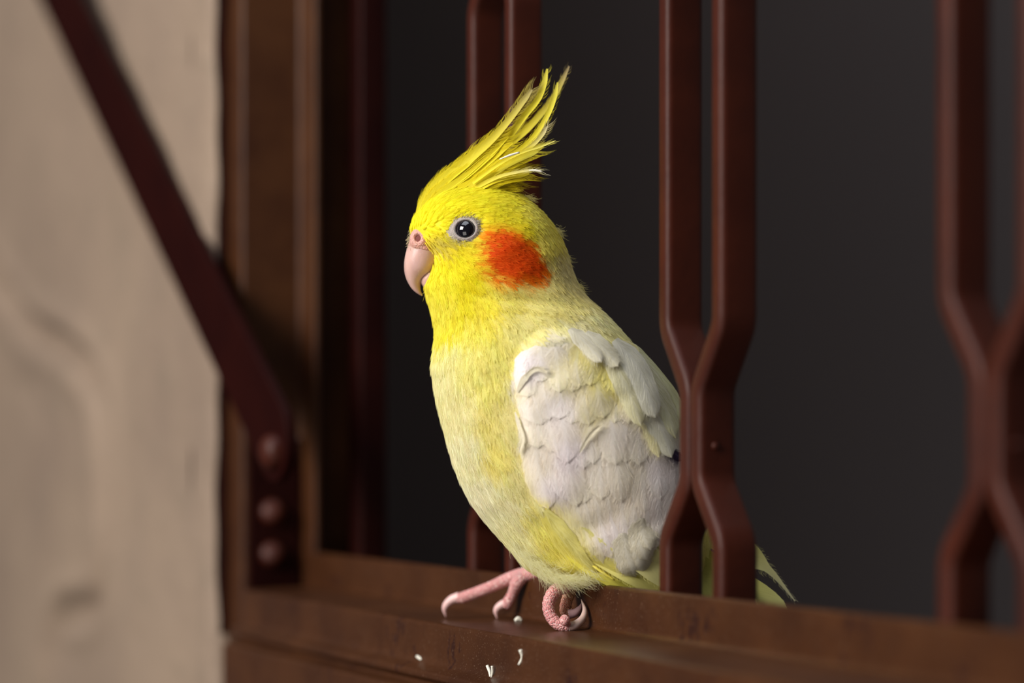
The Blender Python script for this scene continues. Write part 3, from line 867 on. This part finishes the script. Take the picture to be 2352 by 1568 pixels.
# ---- free vanes (crest, tail)
def free_vane(name, pts, wid, parent, c0, c1, side=(0, 1), cup=.3, tip=.75, nv=26, nu=7, wprof=None, fringe=0, fl=3.0, frad=.035):
    """pts (k,3) photo px,py,Y; wid px; vane spans in the picture direction blended with depth"""
    cl = catmull(np.array([at(*p) for p in pts]), nv)
    T = np.gradient(cl, axis=0); Ln = np.linalg.norm(T, axis=1); T /= Ln[:, None]
    view = np.array([0, 1.0, 0]); n = np.cross(T, view); n /= np.linalg.norm(n, axis=1)[:, None]
    W3 = n * side[1] + view * side[0]; W3 /= np.linalg.norm(W3, axis=1)[:, None]
    out = np.cross(W3, T)
    v = np.linspace(0, 1, nv); u = np.linspace(-1, 1, nu)
    if wprof is None: prof = np.minimum(1, .35 + v * 2) * np.sqrt(np.clip(1 - np.clip((v - tip) / (1 - tip), 0, 1) ** 2, 0, 1))
    else: prof = np.interp(v, np.linspace(0, 1, len(wprof)), wprof)
    hw = wid / 2 * S * prof
    Pp = cl[:, None] + W3[:, None] * (u[None, :, None] * hw[:, None, None]) - out[:, None] * (cup * u[None, :, None] ** 2 * hw[:, None, None])
    F = []
    for i in range(nv - 1):
        for j in range(nu - 1):
            a = i * nu + j; F.append((a, a + 1, a + 1 + nu, a + nu))
    uv = np.stack([np.broadcast_to(u[None] * wid / 14, (nv, nu)), np.broadcast_to(v[:, None] * Ln.sum() / S / 14, (nv, nu))], -1).reshape(-1, 2)
    o = link(name, Pp.reshape(-1, 3), F, M_VANE, parent, uvs=uv)
    cc = np.array(c0)[None] * (1 - v[:, None] ** 1.5) + np.array(c1)[None] * v[:, None] ** 1.5
    set_pig(o, np.repeat(cc, nu, 0))
    if fringe:
        for sgn in (-1, 1):
            vi = RNG.uniform(.1, .99, fringe); ii = vi * (nv - 1.001); i0 = ii.astype(int); fr = (ii - i0)[:, None]
            c = cl[i0] * (1 - fr) + cl[i0 + 1] * fr; w3 = W3[i0] * sgn; tt = T[i0]
            h = hw[i0][:, None]; ll = RNG.uniform(.5, 1.0, fringe)[:, None] * fl
            yj = RNG.normal(0, .15, (fringe, 1)) * np.array([0, 1.0, 0])
            q = [c, c + w3 * h * .8 + tt * ll * .3, c + w3 * (h + ll * .18) + tt * ll * .7 + yj, c + w3 * (h + ll * .24) + tt * ll * 1.15 + 2 * yj]
            STR_P.append(np.stack(q, 1)); STR_C.append(cc[i0]); STR_R.append(np.full(fringe, frad))
    return o
Yc1 = srgb(244, 228, 30); Yc2 = srgb(214, 204, 70); Gy = srgb(176, 160, 110); Pale = srgb(248, 244, 200); Ol = srgb(206, 190, 40)
CR = [  # path, width, tip colour, fringe
    ([(1005, 432, 772), (1075, 368, 771), (1130, 320, 771), (1172, 272, 772), (1202, 232, 773), (1222, 206, 774)], 18, Gy * .9 + .1 * Yc2, 150, 5.5),
    ([(1040, 425, 774), (1110, 358, 773), (1165, 316, 773), (1205, 266, 773), (1236, 228, 774), (1250, 192, 775), (1257, 158, 776)], 17, Yc2, 60, 3.0),
    ([(1120, 375, 776), (1165, 330, 775), (1195, 288, 775), (1216, 254, 776), (1233, 226, 777)], 13, Gy, 60, 3.0),
    ([(1050, 430, 779), (1140, 352, 779), (1205, 302, 780), (1246, 258, 781), (1273, 222, 782), (1290, 188, 783), (1307, 152, 784)], 16, srgb(150, 132, 96), 50, 2.2),
    ([(1065, 432, 770), (1150, 378, 769), (1215, 328, 770), (1252, 276, 771), (1272, 230, 772), (1281, 189, 773)], 14, Yc2, 60, 3.0),
    ([(1100, 410, 768), (1170, 368, 767), (1215, 340, 767), (1242, 314, 768), (1258, 289, 769)], 12, srgb(200, 190, 150), 90, 4.0),
    ([(1085, 420, 766), (1145, 378, 764), (1195, 352, 764), (1238, 338, 764), (1276, 323, 764)], 6, srgb(228, 222, 120), 40, 2.5),
    ([(1080, 430, 768), (1150, 386, 766), (1200, 362, 766), (1236, 348, 766)], 16, Yc2, 160, 5.5),
    ([(1075, 440, 767), (1140, 408, 765), (1185, 396, 764), (1218, 391, 764), (1245, 394, 764)], 7, srgb(240, 236, 200), 50, 3.0),
    ([(1060, 445, 768), (1120, 415, 766), (1170, 402, 766), (1215, 398, 767)], 26, Ol, 170, 6.0),
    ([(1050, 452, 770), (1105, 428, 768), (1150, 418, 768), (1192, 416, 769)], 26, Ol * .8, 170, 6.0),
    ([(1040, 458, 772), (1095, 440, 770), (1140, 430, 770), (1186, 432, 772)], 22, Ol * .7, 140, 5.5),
]
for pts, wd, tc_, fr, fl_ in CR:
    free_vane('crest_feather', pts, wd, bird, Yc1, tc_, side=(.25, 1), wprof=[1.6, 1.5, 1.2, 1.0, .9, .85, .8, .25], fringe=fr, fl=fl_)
# white sheathed quills in the crest
for pts in ([(1147, 366, 762.5), (1170, 357, 762.2), (1193, 350, 762.5)], [(1216, 391, 763), (1230, 391.5, 763), (1245, 394, 763)]):
    V, F = tube([at(*p) for p in pts], [.15, .38, .3], 8, 10); link('quill_sheath', V, F, plain('quill_white', (.85, .82, .68), .35), bird)
# the mass of broad feathers sweeping from the forehead into the crest
A_ = np.array([(955, 515), (972, 470), (1006, 424), (1062, 376), (1118, 334), (1150, 300)], float)
B_ = np.array([(990, 500), (1020, 472), (1065, 452), (1110, 440), (1155, 430), (1185, 428)], float)
for k in range(26):
    f = (k + .5) / 26
    q = A_ * (1 - f) + B_ * f
    s_ = RNG.uniform(.78, 1.08)
    q = q[0] + (q - q[0]) * s_
    q[-2:, 1] -= 14 * math.sin(f * math.pi)
    hw_ = 8.5 * math.sin(math.pi * min(1, .22 + f * .75))
    for sg_ in ((-1, 1) if k % 2 == 0 else (-1,)):
        Y0 = YB + sg_ * (hw_ * RNG.uniform(.55, 1.0)); Y1 = YB + sg_ * (2.5 + 4.5 * f)
        pts = [(x, y, Y0 * (1 - i / 5) + Y1 * i / 5) for i, (x, y) in enumerate(q)]
        free_vane('crest_feather', pts, 30, bird, srgb(246, 231, 40), srgb(242, 226, 40) * (1 - .12 * RNG.random()), side=(.45 * -sg_, 1), wprof=[.25, .9, 1.1, 1, .8, .2], fringe=90, fl=4.5, frad=.045)

# tail
TA = srgb(214, 212, 90); TB = srgb(206, 206, 150)
TAIL = [([(1480, 1150, 772), (1620, 1222, 773), (1722, 1278, 775), (1775, 1318, 776), (1826, 1380, 778)], 62, TA, srgb(236, 232, 190), [1, 1, 1, .95, .32, .16, .04]),
        ([(1500, 1240, 768), (1620, 1300, 769), (1700, 1350, 770), (1765, 1392, 771), (1815, 1450, 773)], 72, TA, TB, [1, 1, 1, 1, .9, .3]),
        ([(1480, 1240, 764), (1590, 1310, 765), (1680, 1370, 766), (1750, 1440, 768)], 84, TA, TB, [1, 1, 1, 1, .8, .2]),
        ([(1450, 1250, 780), (1560, 1320, 781), (1660, 1390, 782), (1740, 1470, 783)], 90, TB, TB, [1, 1, 1, 1, .8, .2])]
for pts, wd, c0, c1, wp in TAIL:
    free_vane('tail_feather', pts, wd, bird, c0, c1, side=(.35, 1), cup=.25, wprof=wp, fringe=60, fl=2.0)

# yellow under-wing feathers showing below the wing tip
for pts, wd, c0 in [([(1285, 1232, 754), (1345, 1288, 752), (1420, 1335, 752), (1490, 1388, 756)], 46, srgb(252, 243, 110)),
                    ([(1330, 1238, 752), (1398, 1284, 750), (1462, 1322, 750), (1540, 1375, 755)], 54, srgb(250, 243, 150)),
                    ([(1410, 1215, 751), (1462, 1268, 749), (1518, 1312, 750), (1590, 1372, 756)], 70, srgb(246, 240, 165))]:
    free_vane('under_wing_feather', pts, wd, bird, c0, c0, side=(.2, 1), cup=.25, wprof=[.5, 1, 1, 1, .8, .3], fringe=70, fl=2.0)
V, F = tube([at(1340, 1280, 750.5), at(1375, 1308, 749.6), at(1412, 1332, 750)], [.3, .42, .25], 8, 12); link('feather_shaft', V, F, plain('yellow_shaft', (.85, .74, .12), .4), bird)
# belly fluff hanging over the feet
def wisps(K, px, py, dx, dy, ln, Y, col, spread=.25, jx=8, jy=5):
    x = px + RNG.normal(0, jx, K); y = py + RNG.normal(0, jy, K)
    a = math.atan2(dy, dx) + RNG.normal(0, spread, K); l = ln * RNG.uniform(.5, 1.1, K)
    yb = Y + RNG.normal(0, 1.5, K)
    cur = RNG.normal(.25, .3, K)
    q = []
    for t in (0, .35, .7, 1.0):
        aa = a - cur * t
        q.append(np.stack([(x + np.cos(aa) * l * t - PX0) / FX * yb, yb, (PY0 - (y + np.sin(aa) * l * t)) / FX * yb], -1))
    STR_P.append(np.stack(q, 1)); STR_C.append(np.array(col)[None] * RNG.uniform(.9, 1.08, (K, 1))); STR_R.append(np.full(K, .035))
Cf = srgb(253, 249, 205)
for (x, y, dx, dy, ln, Y, K) in [(1225, 1285, .5, .85, 40, 757, 160), (1250, 1305, .55, .8, 42, 755, 180), (1275, 1318, .65, .75, 42, 754, 180), (1300, 1322, .85, .5, 45, 753, 180), (1200, 1262, .5, .85, 38, 760, 120),
                              (1330, 1325, .9, .4, 36, 753, 120), (1345, 1305, .45, .9, 42, 752, 50), (1180, 1235, .45, .85, 34, 763, 100)]:
    wisps(int(K * .8), x, y + 4, dx, dy, ln * 1.15, Y - 2.5, Cf, jx=12)
# nape tufts, forehead bristles and cere bristles
for (x, y, dx, dy) in [(1210, 452, .8, .5), (1280, 530, .55, .8), (1300, 590, .4, .9), (1312, 640, .5, .85), (1328, 655, .5, .8)]:
    wisps(50, x, y, dx, dy, 24, 772, srgb(230, 222, 150), jx=5, spread=.18)
wisps(60, 944, 545, -.5, .7, 13, 772, srgb(240, 232, 190), jx=4, jy=9, spread=.6)
wisps(50, 948, 562, -.1, .9, 11, 769, srgb(235, 215, 190), jx=8, jy=4, spread=.5)
wisps(70, 985, 660, -.1, 1, 26, 768, srgb(244, 228, 90), jx=5, jy=10, spread=.2)

# ---- eye
M_EYE = plain('dark_eye', (.004, .003, .006), .04, Coat_Weight=1.0, Coat_Roughness=.02)
M_RING = None
def skin_mat(name, c1, c2, scale, rough=.5, bumpd=.0004, crack=None, thr=.08):
    m, nt, N, L, B = new_mat(name)
    tc = N.new('ShaderNodeTexCoord')
    vo = N.new('ShaderNodeTexVoronoi'); vo.feature = 'DISTANCE_TO_EDGE'; vo.inputs['Scale'].default_value = scale; L.new(tc.outputs['Object'], vo.inputs['Vector'])
    n1 = noise_node(N, L, 120, 4, .6, tc.outputs['Object'])
    col = mixc(N, L, ramp(N, L, n1.outputs[0], [(.35, 0), (.65, 1)]).outputs[0], c1, c2)
    if crack is not None:
        r = ramp(N, L, vo.outputs['Distance'], [(0, 1), (thr, 0)])
        col = mixc(N, L, r.outputs[0], col, crack)
    L.new(col, B.inputs['Base Color']); B.inputs['Roughness'].default_value = rough
    B.inputs['Subsurface Weight'].default_value = .25; B.inputs['Subsurface Radius'].default_value = (1, .3, .2); B.inputs['Subsurface Scale'].default_value = .0012
    r2 = ramp(N, L, vo.outputs['Distance'], [(0, 0), (.25, 1)])
    L.new(bump(N, L, r2.outputs[0], .7, bumpd), B.inputs['Normal'])
    return m
M_RING = skin_mat('grey_eye_skin', (.56, .50, .44), (.36, .31, .30), 2600, .5, .0002)
M_FOOT = skin_mat('pink_scaly_skin', (.72, .30, .30), (.62, .22, .22), 1050, .42, .0004, crack=(.86, .62, .58), thr=.10)
M_FOOTD = skin_mat('dusky_pink_skin', (.52, .20, .16), (.48, .24, .14), 1100, .45, .0004, crack=(.66, .42, .3), thr=.06)
M_CERE = skin_mat('pink_cere_skin', (.74, .40, .33), (.62, .30, .26), 1200, .5, .0002)
def lathe_at(c, axis, prof, nseg=40, sx=1.0, sz=1.0):
    axis = np.array(axis, float); axis /= np.linalg.norm(axis)
    s = np.cross(axis, [0, 0, 1.0]); s /= np.linalg.norm(s); b = np.cross(s, axis)
    V = []; F = []
    for r, z in prof:
        for j in range(nseg):
            a = 2 * math.pi * j / nseg
            V.append(np.array(c) + r * (math.cos(a) * s * sx + math.sin(a) * b * sz) + axis * z)
    for i in range(len(prof) - 1):
        for j in range(nseg):
            a = i * nseg + j; b2 = i * nseg + (j + 1) % nseg
            F.append((a, b2, b2 + nseg, a + nseg))
    return V, F, s, b
the, bye = near(*eb)
pe = surf(np.array(the), np.array(bye)); ne = surf_n(np.array([the]), np.array([bye]))[0]
ne = ne * .55 + np.array([-.06, -1, .04]) * .45; ne /= np.linalg.norm(ne)
def put_eye(pe, ne):
    r = 3.75
    prof = [(r * math.sin(a), r * math.cos(a)) for a in np.linspace(0.0001, 2.2, 26)]
    V, F, s, b = lathe_at(pe - ne * 1.75, ne, prof, 40)
    e = link('eye', V, F, M_EYE, bird)
    prof = [(2.9, .4), (3.1, .95), (3.35, 1.15), (3.6, 1.05), (3.9, .75), (4.3, .3), (4.9, -.2), (5.8, -1.2)]
    V, F, s, b = lathe_at(pe - ne * .1, ne, prof, 48, 1.06, .94)
    V = [np.array(v) + ne * RNG.normal(0, .05) + (np.array([-1.4, 0, -.5]) * max(0, -(np.array(v) - pe)[0] - 3.3) * .22) for v in V]
    o = link('eye_ring', V, F, M_RING, bird)
    o['label'] = 'pale grey skin around the eye'
    # lash bristles
    K = 420; a = RNG.uniform(0, 2 * math.pi, K); rr = RNG.uniform(3.4, 5.3, K)
    P0 = pe + ne * .7 + (np.cos(a) * rr)[:, None] * s + (np.sin(a) * rr)[:, None] * b - ne * ((rr - 3.4) * .42)[:, None]
    rd = np.cos(a)[:, None] * s + np.sin(a)[:, None] * b
    tg = -np.sin(a)[:, None] * s + np.cos(a)[:, None] * b
    dd = rd * .75 + tg * RNG.normal(0, .35, (K, 1)) + np.array([.55, 0, 0]) + ne * .28
    ll = RNG.uniform(.5, 1.1, K)[:, None]
    STR_P.append(np.stack([P0, P0 + dd * ll * .35, P0 + dd * ll * .7, P0 + dd * ll - ne * .15], 1))
    mixk = RNG.random((K, 1))
    STR_C.append(np.where(mixk < .35, srgb(90, 75, 85), np.where(mixk < .7, srgb(225, 220, 205), srgb(225, 212, 110)))); STR_R.append(np.full(K, .04))
put_eye(pe, ne)
pf = pe.copy(); pf[1] = 2 * YB - pe[1]; nf = ne.copy(); nf[1] = -ne[1]
put_eye(pf, nf)

# ---- beak
def beak_mat():
    m, nt, N, L, B = new_mat('horn_beak')
    tc = N.new('ShaderNodeTexCoord')
    mp = N.new('ShaderNodeMapping'); mp.inputs['Scale'].default_value = (1, 1, .4); L.new(tc.outputs['Object'], mp.inputs[0])
    n1 = noise_node(N, L, 160, 5, .6, mp.outputs[0]); n2 = noise_node(N, L, 700, 4, .7, tc.outputs['Object'])
    col = mixc(N, L, ramp(N, L, n1.outputs[0], [(.35, 0), (.65, 1)]).outputs[0], (.66, .42, .36), (.56, .34, .31))
    col = mixc(N, L, ramp(N, L, n2.outputs[0], [(.55, 0), (.8, .5)]).outputs[0], col, (.78, .66, .60))
    L.new(col, B.inputs['Base Color']); B.inputs['Roughness'].default_value = .38
    B.inputs['Subsurface Weight'].default_value = .3; B.inputs['Subsurface Radius'].default_value = (1, .5, .3); B.inputs['Subsurface Scale'].default_value = .0015
    L.new(bump(N, L, n2.outputs[0], .25, .0002), B.inputs['Normal'])
    return m
M_BEAK = beak_mat()
def loft_profile(secs, n=30, nseg=28, pw=.9):
    """secs: front px,py, back px,py, half thickness; in the bird's mid plane"""
    Q = catmull(secs, n); V = []; F = []
    for fx, fy, bx, by, w_ in Q:
        f = at(fx, fy, YB); b = at(bx, by, YB); c = (f + b) / 2; h = (f - b) / 2
        for j in range(nseg):
            a = 2 * math.pi * j / nseg
            ca, sa = math.cos(a), math.sin(a)
            V.append(c + h * (math.copysign(abs(ca) ** pw, ca)) + np.array([0, -1, 0]) * max(w_, .05) * math.copysign(abs(sa) ** pw, sa))
    for i in range(n - 1):
        for j in range(nseg):
            a = i * nseg + j; b2 = i * nseg + (j + 1) % nseg
            F.append((a, b2, b2 + nseg, a + nseg))
    F.append(tuple(range(nseg))[::-1]); F.append(tuple(range((n - 1) * nseg, n * nseg)))
    return V, F
V, F = loft_profile([(948, 545, 1012, 566, 6.4), (937, 565, 1012, 584, 7.6), (930, 590, 1009, 603, 7.6), (928, 612, 998, 624, 6.9), (930, 630, 980, 637, 5.4), (936, 647, 969, 646, 4.0),
                     (946, 663, 966, 657, 2.6), (957, 673, 967, 668, 1.5), (969, 680, 971, 678, .2)])
bk = link('upper_beak', V, F, M_BEAK, bird)
V, F = loft_profile([(974, 632, 1010, 622, 5.0), (966, 642, 1008, 638, 5.0), (967, 652, 1002, 652, 4.4), (973, 660, 995, 664, 3.2), (979, 665, 988, 668, 1.0)])
link('lower_beak', V, F, M_BEAK, bird)
# cere with nostril
V, F, s, b = lathe_at(at(960, 547, YB - 7.5), [-.35, -1, .12], [(.7, -1.6), (.85, -.4), (1.05, .2), (1.4, .5), (1.8, .5), (2.3, .3), (2.9, -.4), (3.6, -1.8)], 32, 1, 1.15)
cr = link('cere', V, F, M_CERE, bird)
V, F, s, b = lathe_at(at(960, 547, YB - 7.5), [-.35, -1, .12], [(.01, -.1), (.5, -.1), (1.0, -.15)], 20); link('nostril', V, F, plain('nostril_dark', (.16, .03, .02), .7), bird)
V, F = loft_profile([(944, 548, 1000, 560, 6.6), (940, 556, 1006, 573, 7.8), (937, 564, 1008, 583, 8.1), (938, 568, 1006, 588, 7.6)], 14)
link('cere', V, F, M_CERE, bird)

# ---- feet
M_CLAW = plain('horn_claw', (.62, .46, .42), .3, Subsurface_Weight=.2, Subsurface_Scale=.001)
def toe(pts, radii, **kw): return tube([at(*p) for p in pts], radii, **kw)
TS = dict(nseg=18, rings=.10, ringlen=1.5)
foot = link('foot', *merge([
    toe([(1318, 1322, 764), (1300, 1343, 761), (1272, 1360, 758), (1260, 1388, 757), (1266, 1415, 756), (1283, 1433, 755), (1304, 1437, 754.5), (1314, 1436, 754.5)], [2.2, 2.3, 2.1, 1.95, 1.9, 1.9, 1.7, 1.1], n=70, **TS),
    toe([(1290, 1428, 753.2), (1298, 1424, 752.6), (1306, 1423, 753)], [1.2, 1.85, 1.1], n=16, nseg=16),
    ]), M_FOOT, bird)
foot2 = link('toe', *toe([(1318, 1330, 768), (1312, 1352, 766), (1302, 1378, 764), (1299, 1400, 763), (1308, 1408, 762), (1318, 1404, 762)], [2.2, 2.1, 1.8, 1.9, 1.7, 1.2], n=50, **TS), M_FOOTD, bird)
V, F = toe([(1304, 1439, 754.5), (1322, 1435, 755), (1338, 1420, 757), (1343, 1400, 759), (1335, 1376, 762)], [1.6, 1.45, 1.15, .75, .12], n=34, nseg=14); link('claw', V, F, M_CLAW, foot)
V, F = toe([(1306, 1410, 761), (1320, 1407, 761), (1331, 1397, 762), (1336, 1384, 763)], [1.6, 1.3, .9, .1], n=26, nseg=14); link('claw', V, F, plain('mauve_claw', (.42, .26, .28), .35), foot2)
back_toe = link('toe', *toe([(1322, 1336, 766), (1345, 1334, 768), (1370, 1336, 774), (1385, 1345, 782)], [2.1, 1.9, 1.6, 1.2], n=30, **TS), M_FOOTD, bird)
far = link('foot', *merge([
    toe([(1265, 1300, 797), (1232, 1312, 800), (1205, 1318, 803), (1170, 1328, 806), (1130, 1346, 808), (1090, 1362, 811), (1062, 1372, 812), (1048, 1374, 812.5)], [2.6, 2.5, 2.4, 2.1, 1.9, 1.9, 1.9, 1.3], n=70, **TS),
    toe([(1205, 1318, 803), (1188, 1338, 804), (1178, 1362, 806), (1165, 1386, 807), (1158, 1394, 807)], [2.4, 2.2, 1.8, 1.9, 1.4], n=44, **TS)]), M_FOOT, bird)
V, F = toe([(1056, 1370, 812.3), (1036, 1378, 813), (1022, 1395, 813.5), (1024, 1417, 814)], [1.7, 1.5, 1.05, .1], n=28, nseg=14); link('claw', V, F, plain('pale_claw', (.78, .50, .48), .35), far)
V, F = toe([(1164, 1384, 807), (1150, 1390, 807.3), (1140, 1402, 807.6), (1142, 1421, 808)], [1.6, 1.4, 1.05, .1], n=28, nseg=14); link('claw', V, F, bpy.data.materials['pale_claw'], far)

# ---- emit all strands as one hair-curves part
P = np.concatenate(STR_P).astype(np.float32); Cc = np.clip(np.concatenate(STR_C), 0, .95).astype(np.float32); R = np.concatenate(STR_R).astype(np.float32)
P[..., 2] += ZC; P *= MM; n = len(P)
hc = bpy.data.hair_curves.new('plumage')
hc.add_curves([4] * n)
hc.attributes['position'].data.foreach_set('vector', P.reshape(-1))
ra = hc.attributes.get('radius') or hc.attributes.new('radius', 'FLOAT', 'POINT')
rr = (R[:, None] * np.array([1, .95, .7, .25])[None]).astype(np.float32) * MM
ra.data.foreach_set('value', rr.ravel())
ca = hc.attributes.new('pigment', 'FLOAT_COLOR', 'CURVE')
c4 = np.ones((n, 4), np.float32); c4[:, :3] = Cc; ca.data.foreach_set('color', c4.ravel())
hc.materials.append(M_BARB)
ho = bpy.data.objects.new('plumage', hc); COL.objects.link(ho); ho.parent = bird
ho['kind'] = 'stuff'
print('STRANDS', n)
